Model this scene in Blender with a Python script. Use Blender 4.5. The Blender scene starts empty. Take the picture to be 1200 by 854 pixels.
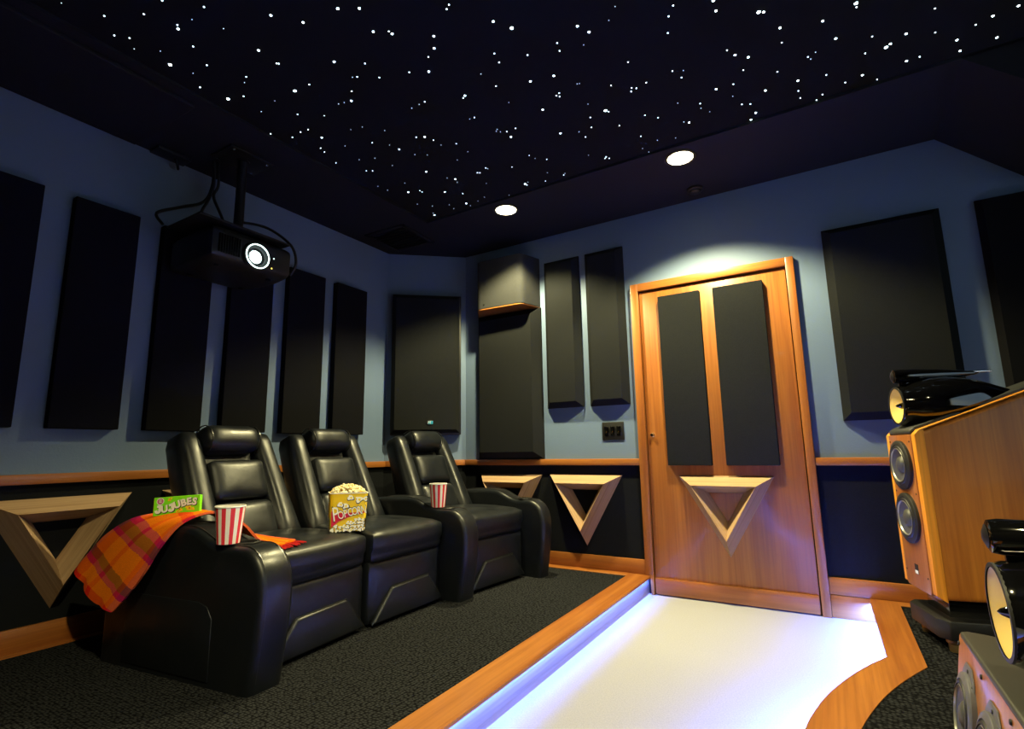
import bpy, bmesh, math, random
from mathutils import Vector, Matrix

# ------------------------------------------------------------------ camera, world, exposure
scn = bpy.context.scene
COL = scn.collection
PI = math.pi
cam_data = bpy.data.cameras.new('camera')
cam_data.sensor_fit = 'HORIZONTAL'
cam_data.sensor_width = 36.0
cam_data.lens = 18.1575
cam_data.clip_start = 0.02
cam = bpy.data.objects.new('camera', cam_data)
COL.objects.link(cam)
cam.matrix_world = Matrix([(0.8545791, 0.0984901, 0.5098963, 0.0), (0.5190649, -0.1311457, -0.8446138, 0.0), (-0.0163154, 0.9864586, -0.1631971, 0.95), (0, 0, 0, 1)])
scn.camera = cam

world = bpy.data.worlds.new('world')
scn.world = world
world.use_nodes = True
world.node_tree.nodes['Background'].inputs[0].default_value = (0, 0, 0, 1)
world.node_tree.nodes['Background'].inputs[1].default_value = 0.0

vs = scn.view_settings
vs.view_transform = 'Standard'
vs.look = 'None'
vs.gamma = 1.0
vs.use_curve_mapping = False
vs.exposure = 0.0
scn.cycles.use_denoising = True
scn.cycles.max_bounces = 6
scn.cycles.diffuse_bounces = 2
scn.cycles.sample_clamp_indirect = 4.0

# light levels of the lamps the room has
DOWNLIGHT_W = 400.0          # each ceiling downlight, warm
DOWNLIGHT_COL = (1.0, 0.88, 0.44)
REAR_DOWNLIGHT_W = 265.0     # the same fittings at the camera's end of the room
PROJECTOR_W = 1000.0         # beam from the projector lens to the screen
PROJECTOR_COL = (0.55, 0.82, 1.0)
LED_STRENGTH = 3400.0         # strips under the nosings
LED_COL = (0.045, 0.14, 1.0)
STAR_STRENGTH = 9.0

# ------------------------------------------------------------------ materials
def new_mat(name, base=(.5, .5, .5), rough=.5, spec=.5, metal=0.0, coat=0.0):
    m = bpy.data.materials.new(name)
    m.use_nodes = True
    b = m.node_tree.nodes['Principled BSDF']
    b.inputs['Base Color'].default_value = (*base, 1)
    b.inputs['Roughness'].default_value = rough
    b.inputs['Specular IOR Level'].default_value = spec
    b.inputs['Metallic'].default_value = metal
    b.inputs['Coat Weight'].default_value = coat
    b.inputs['Coat Roughness'].default_value = 0.08
    return m, m.node_tree.nodes, m.node_tree.links, b

def coords(n, l, scale=(1, 1, 1), rot=(0, 0, 0), kind='Object'):
    tc = n.new('ShaderNodeTexCoord')
    mp = n.new('ShaderNodeMapping')
    mp.inputs['Scale'].default_value = scale
    mp.inputs['Rotation'].default_value = rot
    l.new(tc.outputs[kind], mp.inputs['Vector'])
    return mp.outputs['Vector']

def noise(n, l, vec, scale, detail=3, rough=.55, distort=0.0):
    t = n.new('ShaderNodeTexNoise')
    t.inputs['Scale'].default_value = scale
    t.inputs['Detail'].default_value = detail
    t.inputs['Roughness'].default_value = rough
    t.inputs['Distortion'].default_value = distort
    l.new(vec, t.inputs['Vector'])
    return t.outputs['Fac']

def ramp(n, l, fac, stops, interp='LINEAR'):
    r = n.new('ShaderNodeValToRGB')
    r.color_ramp.interpolation = interp
    e = r.color_ramp.elements
    while len(e) < len(stops):
        e.new(0.5)
    for el, (p, c) in zip(e, stops):
        el.position = p
        el.color = (*c, 1)
    l.new(fac, r.inputs['Fac'])
    return r.outputs['Color']

def bump(n, l, b, height, strength=.3, dist=.002):
    bp = n.new('ShaderNodeBump')
    bp.inputs['Strength'].default_value = strength
    bp.inputs['Distance'].default_value = dist
    l.new(height, bp.inputs['Height'])
    l.new(bp.outputs['Normal'], b.inputs['Normal'])

def wood(name, dark, light, axis, rough=.38, spec=.4, coat=.25, band=7.0):
    m, n, l, b = new_mat(name, light, rough, spec, 0, coat)
    sc = [band, band, band]
    sc['xyz'.index(axis)] = band * .055
    v = coords(n, l, tuple(sc))
    f1 = noise(n, l, v, 1.3, 5, .6, .9)
    sc2 = [90, 90, 90]
    sc2['xyz'.index(axis)] = 2.2
    f2 = noise(n, l, coords(n, l, tuple(sc2)), 1.0, 2, .5)
    c1 = ramp(n, l, f1, [(.33, dark), (.66, light)])
    mx = n.new('ShaderNodeMix')
    mx.data_type = 'RGBA'
    mx.blend_type = 'MULTIPLY'
    mx.inputs['Factor'].default_value = .55
    l.new(c1, mx.inputs[6])
    l.new(ramp(n, l, f2, [(.3, (.62, .56, .5)), (.6, (1, 1, 1))]), mx.inputs[7])
    l.new(mx.outputs[2], b.inputs['Base Color'])
    bump(n, l, b, f2, .08, .0006)
    return m

CH_D, CH_L = (.27, .080, .016), (.42, .155, .031)
M = {}
for ax in 'xyz':
    M['cherry_' + ax] = wood('cherry_' + ax, CH_D, CH_L, ax)
    M['maple_' + ax] = wood('pale_maple_' + ax, (.37, .225, .125), (.52, .355, .215), ax, .5, .3, 0, 12)
M['riser'] = wood('riser_wood', (.33, .24, .18), (.44, .32, .25), 'y')
M['speaker_wood'] = wood('speaker_cherry_veneer', (.33, .102, .012), (.49, .175, .022), 'z', .42, .35, .06, 9)
M['speaker_front'] = wood('speaker_front_veneer', (.30, .095, .022), (.42, .15, .035), 'z', .34, .5, .3, 9)
M['speaker_edge'] = wood('speaker_edge_wood', (.62, .215, .018), (.85, .345, .030), 'z', .45, .25, 0, 9)

def paint(name, col, rough=.55, tex=420, strength=.12):
    m, n, l, b = new_mat(name, col, rough, .35)
    v = coords(n, l)
    bump(n, l, b, noise(n, l, v, tex * .25, 3), strength, .002)
    return m
M['wall_paint'] = paint('slate_blue_wall_paint', (.142, .207, .335), .55, 420, .35)
M['ceiling_paint'] = paint('matt_black_ceiling_paint', (.0065, .0065, .009), .8)
M['star_cloth'] = paint('black_star_ceiling_cloth', (.0008, .0009, .0014), 1.0)

def fabric(name, col, rough=.95, scale=260):
    m, n, l, b = new_mat(name, col, rough, .03)
    v = coords(n, l)
    f = noise(n, l, v, scale, 2, .7)
    l.new(ramp(n, l, f, [(.3, tuple(c * .75 for c in col)), (.7, tuple(c * 1.2 for c in col))]), b.inputs['Base Color'])
    bump(n, l, b, f, .3, .001)
    return m
M['panel_cloth'] = fabric('charcoal_acoustic_cloth', (.0150, .0160, .0165))
M['dark_panel_cloth'] = fabric('black_acoustic_cloth', (.0085, .0085, .0095))
M['wainscot_cloth'] = fabric('charcoal_wainscot_cloth', (.010, .011, .013))
M['speaker_cloth'] = fabric('speaker_grille_cloth', (.034, .035, .036), .8)

def carpet():
    m, n, l, b = new_mat('charcoal_loop_carpet', (.02, .02, .018), 1.0, 0.0)
    v = coords(n, l, (70, 95, 80))
    vo = n.new('ShaderNodeTexVoronoi')
    vo.inputs['Scale'].default_value = 1.0
    vo.inputs['Randomness'].default_value = .55
    l.new(v, vo.inputs['Vector'])
    l.new(ramp(n, l, vo.outputs['Distance'], [(.10, (.032, .034, .039)), (.64, (.006, .006, .007))]), b.inputs['Base Color'])
    mt = n.new('ShaderNodeMath')
    mt.operation = 'MULTIPLY'
    mt.inputs[1].default_value = -1
    l.new(vo.outputs['Distance'], mt.inputs[0])
    bump(n, l, b, mt.outputs[0], .9, .006)
    return m
M['carpet'] = carpet()

def white_floor():
    m, n, l, b = new_mat('cream_pile_carpet', (.80, .76, .69), .9, .15)
    v = coords(n, l)
    f = noise(n, l, v, 160, 3, .7)
    l.new(ramp(n, l, f, [(.3, (.285, .285, .31)), (.65, (.345, .345, .37))]), b.inputs['Base Color'])
    bump(n, l, b, f, .4, .003)
    return m
M['white_floor'] = white_floor()

def leather():
    m, n, l, b = new_mat('black_leather', (.0055, .0070, .0100), .36, .42)
    v = coords(n, l)
    f = noise(n, l, v, 160, 2, .5)
    g = noise(n, l, v, 9, 3, .5)
    l.new(ramp(n, l, g, [(.3, (.30,) * 3), (.7, (.46,) * 3)]), b.inputs['Roughness'])
    ad = n.new('ShaderNodeMath')
    ad.operation = 'MULTIPLY_ADD'
    ad.inputs[1].default_value = .12
    l.new(f, ad.inputs[0])
    l.new(g, ad.inputs[2])
    bump(n, l, b, ad.outputs[0], .35, .006)
    return m
M['leather'] = leather()
M['piping'] = new_mat('black_leather_piping', (.012, .012, .013), .3, .6)[0]

def plain(name, col, rough=.5, spec=.5, metal=0.0, coat=0.0):
    M[name] = new_mat(name, col, rough, spec, metal, coat)[0]
plain('black_plastic', (.008, .008, .009), .35)
plain('black_metal', (.010, .010, .011), .45, .5, .3)
plain('black_gloss', (.0025, .0025, .003), .05, .55, 0, .6)
plain('satin_black', (.005, .005, .0055), .5)
plain('grey_leather', (.030, .031, .028), .5)
plain('rubber', (.006, .006, .007), .55)
plain('woofer_cone', (.050, .055, .085), .4, .6)
plain('woofer_ring', (.42, .42, .38), .3, .5, .6)
plain('dust_cap', (.055, .056, .052), .45)
plain('flange_grey', (.10, .10, .125), .45)
plain('kevlar', (.82, .58, .16), .5, .5)
plain('chrome', (.8, .8, .8), .15, .5, 1.0)
plain('brass', (.35, .24, .10), .4, .5, .8)
plain('white_plastic', (.75, .75, .75), .4)
plain('cup_white', (.85, .83, .80), .5, .3)
plain('cup_red', (.72, .035, .055), .5, .3)
plain('candy_green', (.24, .85, .012), .45, .4)
plain('candy_side', (.60, .30, .02), .5, .4)
plain('print_white', (.88, .87, .82), .5, .3)
plain('print_black', (.012, .012, .012), .5, .3)
plain('print_red', (.62, .012, .05), .5, .3)
plain('print_yellow', (.88, .68, .02), .5, .3)
plain('print_pink', (.55, .12, .28), .5, .3)
plain('bucket_yellow', (.92, .64, .012), .5, .4)
plain('badge_blue', (.03, .32, .55), .3)
plain('badge_white', (.75, .8, .85), .3)
plain('badge_red', (.20, .02, .03), .4)
plain('screen_cloth', (.85, .86, .88), .9, .1)
plain('fringe_red', (.50, .02, .02), .9, .1)

def popcorn_mat():
    m, n, l, b = new_mat('popped_corn', (.85, .72, .42), .8, .2)
    f = noise(n, l, coords(n, l), 60, 2, .6)
    l.new(ramp(n, l, f, [(.36, (.80, .48, .10)), (.52, (.88, .80, .58))]), b.inputs['Base Color'])
    return m
M['popcorn'] = popcorn_mat()

def emit(name, col, strength, sample=True):
    m = bpy.data.materials.new(name)
    m.use_nodes = True
    nt = m.node_tree
    nt.nodes.clear()
    o = nt.nodes.new('ShaderNodeOutputMaterial')
    e = nt.nodes.new('ShaderNodeEmission')
    e.inputs[0].default_value = (*col, 1)
    e.inputs[1].default_value = strength
    nt.links.new(e.outputs[0], o.inputs[0])
    if not sample:
        m.cycles.emission_sampling = 'NONE'
    M[name] = m
emit('lamp_glow', (1.0, .88, .58), 14.0, False)
emit('lens_glow', (.75, 1.0, .95), 6.0, False)
for q_, k_ in (('s', .3), ('m', .75), ('L', 1.6), ('X', 3.2)):
    emit('star_glow_' + q_, (.70, .93, 1.0), STAR_STRENGTH * k_, False)
emit('led_glow', LED_COL, LED_STRENGTH)
emit('led_glow_dimmed', LED_COL, LED_STRENGTH * .16)
emit('pilot_white', (.8, 1, .9), 3.0, False)
emit('pilot_yellow', (1, .75, .1), 3.0, False)

def plaid():
    m, n, l, b = new_mat('orange_plaid_wool', (.8, .2, .02), .95, .1)
    b.inputs['Sheen Weight'].default_value = 0.0
    tc = n.new('ShaderNodeTexCoord')
    sp = n.new('ShaderNodeSeparateXYZ')
    wv = n.new('ShaderNodeTexNoise')
    wv.inputs['Scale'].default_value = 45
    l.new(tc.outputs['UV'], wv.inputs['Vector'])
    ma = n.new('ShaderNodeVectorMath')
    ma.operation = 'MULTIPLY_ADD'
    ma.inputs[1].default_value = (.022, .012, 0)
    l.new(wv.outputs['Color'], ma.inputs[0])
    l.new(tc.outputs['UV'], ma.inputs[2])
    l.new(ma.outputs[0], sp.inputs[0])
    OR, RD, MG, OL, DK = (1.0, .22, .004), (.85, .025, .008), (.50, .012, .12), (.085, .075, .020), (.75, .07, .005)
    warp = ramp(n, l, sp.outputs[0], [(0, MG), (.06, RD), (.23, OR), (.45, RD), (.53, OR), (.86, RD), (.93, MG)], 'CONSTANT')
    weft = ramp(n, l, sp.outputs[1], [(0, RD), (.03, OR), (.095, MG), (.125, OL), (.165, OR), (.285, MG), (.31, OL), (.36, MG), (.395, OR), (.50, RD), (.55, OR), (.62, OL), (.66, MG), (.70, OR)], 'CONSTANT')
    mx = n.new('ShaderNodeMix')
    mx.data_type = 'RGBA'
    mx.inputs['Factor'].default_value = .60
    l.new(warp, mx.inputs[6])
    l.new(weft, mx.inputs[7])
    f = noise(n, l, coords(n, l), 420, 2, .7)
    m2 = n.new('ShaderNodeMix')
    m2.data_type = 'RGBA'
    m2.blend_type = 'MULTIPLY'
    m2.inputs['Factor'].default_value = .5
    l.new(mx.outputs[2], m2.inputs[6])
    l.new(ramp(n, l, f, [(.3, (.5, .5, .5)), (.7, (1.2, 1.2, 1.2))]), m2.inputs[7])
    l.new(m2.outputs[2], b.inputs['Base Color'])
    bump(n, l, b, f, .5, .003)
    return m
M['plaid'] = plaid()

# ------------------------------------------------------------------ mesh helpers
def obj(name, bm, mats, parent=None, smooth=True, angle=38, keep=False):
    """link a bmesh as ONE mesh object"""
    if smooth:
        bm.normal_update()
        lim = math.radians(angle)
        for f in bm.faces:
            f.smooth = True
        for e in bm.edges:
            if len(e.link_faces) == 2 and e.calc_face_angle(0) > lim:
                e.smooth = False
    me = bpy.data.meshes.new(name)
    bm.to_mesh(me)
    bm.free()
    for m in (mats if isinstance(mats, (list, tuple)) else [mats]):
        me.materials.append(M[m])
    o = bpy.data.objects.new(name, me)
    COL.objects.link(o)
    if parent:
        o.parent = parent
    return o

def tag(o, label=None, cat=None, group=None, kind=None):
    if label: o['label'] = label
    if cat: o['category'] = cat
    if group: o['group'] = group
    if kind: o['kind'] = kind
    return o

def thing(name, label, cat, loc=(0, 0, 0), rot=(0, 0, 0), group=None, kind=None):
    o = bpy.data.objects.new(name, None)
    COL.objects.link(o)
    o.location = loc
    o.rotation_euler = rot
    o.empty_display_size = .05
    return tag(o, label, cat, group, kind)

def struct(name, bm, mats, parent=None, smooth=False):
    o = obj(name, bm, mats, parent, smooth)
    if not parent:
        o['kind'] = 'structure'
    return o

def add_box(bm, x0, x1, y0, y1, z0, z1, mi=0):
    v = [bm.verts.new(p) for p in ((x0, y0, z0), (x1, y0, z0), (x1, y1, z0), (x0, y1, z0), (x0, y0, z1), (x1, y0, z1), (x1, y1, z1), (x0, y1, z1))]
    fs = [bm.faces.new([v[i] for i in q]) for q in ((0, 3, 2, 1), (4, 5, 6, 7), (0, 1, 5, 4), (1, 2, 6, 5), (2, 3, 7, 6), (3, 0, 4, 7))]
    for f in fs: f.material_index = mi
    return bm

def bevel_all(bm, w, seg=2):
    bmesh.ops.bevel(bm, geom=list(bm.edges), offset=w, segments=seg, profile=.5, affect='EDGES', clamp_overlap=True)
    return bm

def box(x0, x1, y0, y1, z0, z1, bev=0.0, seg=2):
    bm = add_box(bmesh.new(), x0, x1, y0, y1, z0, z1)
    return bevel_all(bm, bev, seg) if bev else bm

def rbox(sx, sy, sz, r, n=6, crown=(0, 0, 0)):
    """soft cushion: rounded box centred at the origin, faces swelling by crown"""
    bm = bmesh.new()
    bmesh.ops.create_cube(bm, size=2.0)
    bmesh.ops.subdivide_edges(bm, edges=list(bm.edges), cuts=n, use_grid_fill=True)
    h = (sx / 2, sy / 2, sz / 2)
    for v in bm.verts:
        p = [math.copysign(abs(c) ** .8, c) for c in v.co]
        q = [p[i] * h[i] for i in range(3)]
        inner = [max(-h[i] + r, min(h[i] - r, q[i])) for i in range(3)]
        d = Vector([q[i] - inner[i] for i in range(3)])
        if d.length > 1e-9:
            d = d.normalized() * r
        w = Vector(inner) + d
        for i in range(3):
            j, k = (i + 1) % 3, (i + 2) % 3
            w[i] += math.copysign(crown[i], p[i]) * (1 - p[j] ** 2) * (1 - p[k] ** 2) * abs(p[i]) if crown[i] else 0
        v.co = w
    return bm

def xform(bm, mat):
    bmesh.ops.transform(bm, matrix=mat, verts=bm.verts)
    return bm

def warp(bm, fn):
    for v in bm.verts: v.co = fn(v.co)
    return bm

def T(x, y, z): return Matrix.Translation((x, y, z))
def RX(a): return Matrix.Rotation(a, 4, 'X')
def RY(a): return Matrix.Rotation(a, 4, 'Y')
def RZ(a): return Matrix.Rotation(a, 4, 'Z')

def prism(pts, axis, a, b, bev=0.0, seg=2):
    """polygon pts (two coordinates) extruded along axis from a to b"""
    def P(p, t):
        if axis == 'y': return (p[0], t, p[1])
        if axis == 'x': return (t, p[0], p[1])
        return (p[0], p[1], t)
    bm = bmesh.new()
    lo = [bm.verts.new(P(p, a)) for p in pts]
    hi = [bm.verts.new(P(p, b)) for p in pts]
    n = len(pts)
    bm.faces.new(lo)
    bm.faces.new(hi[::-1])
    for i in range(n):
        bm.faces.new((lo[i], hi[i], hi[(i + 1) % n], lo[(i + 1) % n]))
    bmesh.ops.recalc_face_normals(bm, faces=bm.faces)
    if bev:
        eds = [e for e in bm.edges if len(e.link_faces) == 2 and e.calc_face_angle(0) > .7]
        bmesh.ops.bevel(bm, geom=eds, offset=bev, segments=seg, profile=.5, affect='EDGES', clamp_overlap=True)
    return bm

def lathe(prof, segs=32, axis='z', mat_fn=None, close=False):
    """revolve (r, t) pairs about axis"""
    bm = bmesh.new()
    rings = []
    for r, t in prof:
        ring = []
        if r < 1e-6:
            q = (0, 0, t) if axis == 'z' else ((t, 0, 0) if axis == 'x' else (0, t, 0))
            ring = [bm.verts.new(q)]
        else:
            for k in range(segs):
                a = 2 * PI * k / segs
                c, s = r * math.cos(a), r * math.sin(a)
                ring.append(bm.verts.new((c, s, t) if axis == 'z' else ((t, c, s) if axis == 'x' else (c, t, s))))
        rings.append(ring)
    for A, B in zip(rings, rings[1:]):
        for k in range(segs):
            k2 = (k + 1) % segs
            vs_ = []
            for v in (A[k % len(A)], A[k2 % len(A)], B[k2 % len(B)], B[k % len(B)]):
                if v not in vs_: vs_.append(v)
            if len(vs_) > 2:
                f = bm.faces.new(vs_)
                if mat_fn: f.material_index = mat_fn(k)
    bmesh.ops.recalc_face_normals(bm, faces=bm.faces)
    return bm

def catmull(pts, n=8):
    out = []
    P = [Vector(p) for p in pts]
    for i in range(len(P) - 1):
        p0, p1, p2, p3 = P[max(i - 1, 0)], P[i], P[i + 1], P[min(i + 2, len(P) - 1)]
        for k in range(n):
            t = k / n
            out.append(.5 * ((2 * p1) + (p2 - p0) * t + (2 * p0 - 5 * p1 + 4 * p2 - p3) * t * t + (3 * p1 - p0 - 3 * p2 + p3) * t ** 3))
    out.append(P[-1])
    return out

def tube(pts, r, segs=8, bm=None):
    bm = bm or bmesh.new()
    P = [Vector(p) for p in pts]
    prev = None
    up = Vector((0, 0, 1))
    for i, p in enumerate(P):
        d = (P[min(i + 1, len(P) - 1)] - P[max(i - 1, 0)]).normalized()
        if abs(d.dot(up)) > .95: up = Vector((1, .13, 0)).normalized()
        s = d.cross(up).normalized()
        u = s.cross(d).normalized()
        up = u
        ring = [bm.verts.new(p + r * (math.cos(2 * PI * k / segs) * s + math.sin(2 * PI * k / segs) * u)) for k in range(segs)]
        if prev:
            for k in range(segs):
                bm.faces.new((prev[k], prev[(k + 1) % segs], ring[(k + 1) % segs], ring[k]))
        else:
            bm.faces.new(ring[::-1])
        prev = ring
    bm.faces.new(prev)
    bmesh.ops.recalc_face_normals(bm, faces=bm.faces)
    return bm

def text_bm(s, size, extrude=.0006, space=1.0, shear=0.0, offset=0.0):
    """lettering as a mesh in the xy plane, centred"""
    cu = bpy.data.curves.new('lettering', 'FONT')
    cu.body = s
    cu.size = size
    cu.extrude = extrude
    cu.space_character = space
    cu.shear = shear
    cu.offset = offset
    cu.resolution_u = 3
    cu.align_x = 'CENTER'
    cu.align_y = 'CENTER'
    o = bpy.data.objects.new('lettering', cu)
    COL.objects.link(o)
    bpy.context.view_layer.update()
    me = bpy.data.meshes.new_from_object(o.evaluated_get(bpy.context.evaluated_depsgraph_get()))
    bm = bmesh.new()
    bm.from_mesh(me)
    bpy.data.objects.remove(o)
    bpy.data.curves.remove(cu)
    bpy.data.meshes.remove(me)
    return bm

def merge(dst, src, mi=None):
    """append bmesh src into dst"""
    mp = {}
    for v in src.verts: mp[v] = dst.verts.new(v.co)
    for f in src.faces:
        try:
            g = dst.faces.new([mp[v] for v in f.verts])
            g.material_index = f.material_index if mi is None else mi
        except ValueError:
            pass
    src.free()
    return dst

# ------------------------------------------------------------------ room shell
XL, YD, ZC = -3.12, 3.56, 2.653      # left wall, door wall, soffit height
XR, YB = 1.95, -.36                 # screen wall and rear wall, outside the frame
CX, CY = -2.615, 3.12                # corner wall runs (XL,CY) - (CX,YD)
PZ, SZ = 0.118, 0.123                # seating platform and stage heights
RAIL0, RAIL1 = 0.832, 0.877
W_MATS = ['wall_paint', 'wainscot_cloth']

bm = add_box(bmesh.new(), XL - .1, XL, YB - .1, CY, .84, 2.80, 0)
add_box(bm, XL - .1, XL, YB - .1, CY, -.1, .84, 1)
struct('wall_left', bm, W_MATS)
L = math.hypot(CX - XL, YD - CY)
CA = math.atan2(YD - CY, CX - XL)
bm = add_box(bmesh.new(), 0, L, 0, .1, .84, 2.80, 0)
add_box(bm, 0, L, 0, .1, -.1, .84, 1)
xform(bm, T(XL, CY, 0) @ RZ(CA))
struct('wall_corner', bm, W_MATS)
D0, D1, DZ = -1.066, -.130, 2.052    # door slab
bm = bmesh.new()
for x0, x1 in ((CX, -1.085), (-.112, XR + .1)):
    add_box(bm, x0, x1, YD, YD + .1, .84, 2.80, 0)
    add_box(bm, x0, x1, YD, YD + .1, -.1, .84, 1)
add_box(bm, -1.085, -.112, YD, YD + .1, 2.072, 2.80, 0)
struct('wall_door_side', bm, W_MATS)
struct('wall_screen', box(XR, XR + .1, YB - .1, YD + .1, -.1, 2.80), 'dark_panel_cloth')
struct('wall_rear', box(XL, XR, YB - .1, YB, -.1, 2.80), 'dark_panel_cloth')

# ceiling: soffit all round, star field let into the middle of it
SX0, SX1, SY0, SY1 = -2.44, 1.40, .45, 2.832
bm = bmesh.new()
add_box(bm, XL, XR, SY1, YD, ZC, 2.80)
add_box(bm, XL, SX0, YB, SY1, ZC, 2.80)
add_box(bm, SX1, XR, YB, SY1, ZC, 2.80)
add_box(bm, SX0, SX1, YB, SY0, ZC, 2.80)
ceiling = struct('ceiling', bm, 'ceiling_paint')
bm = box(XL + .065, -2.50, YB, 1.17, ZC - .022, ZC, .006)
struct('soffit_panel', bm, 'ceiling_paint', ceiling)
struct('soffit_trim', box(XL, XL + .055, YB, 1.17, ZC - .004, ZC + .01), 'ceiling_paint', ceiling)
bm = prism([(.672, 2.66), (1.10, 2.24), (XR, 2.24), (XR, 2.66)], 'y', SY1, YD)
struct('ceiling_slope', bm, 'ceiling_paint', ceiling)
star_panel = struct('star_panel', box(SX0, SX1, SY0, SY1, 2.668, 2.80), 'star_cloth', ceiling)
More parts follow.
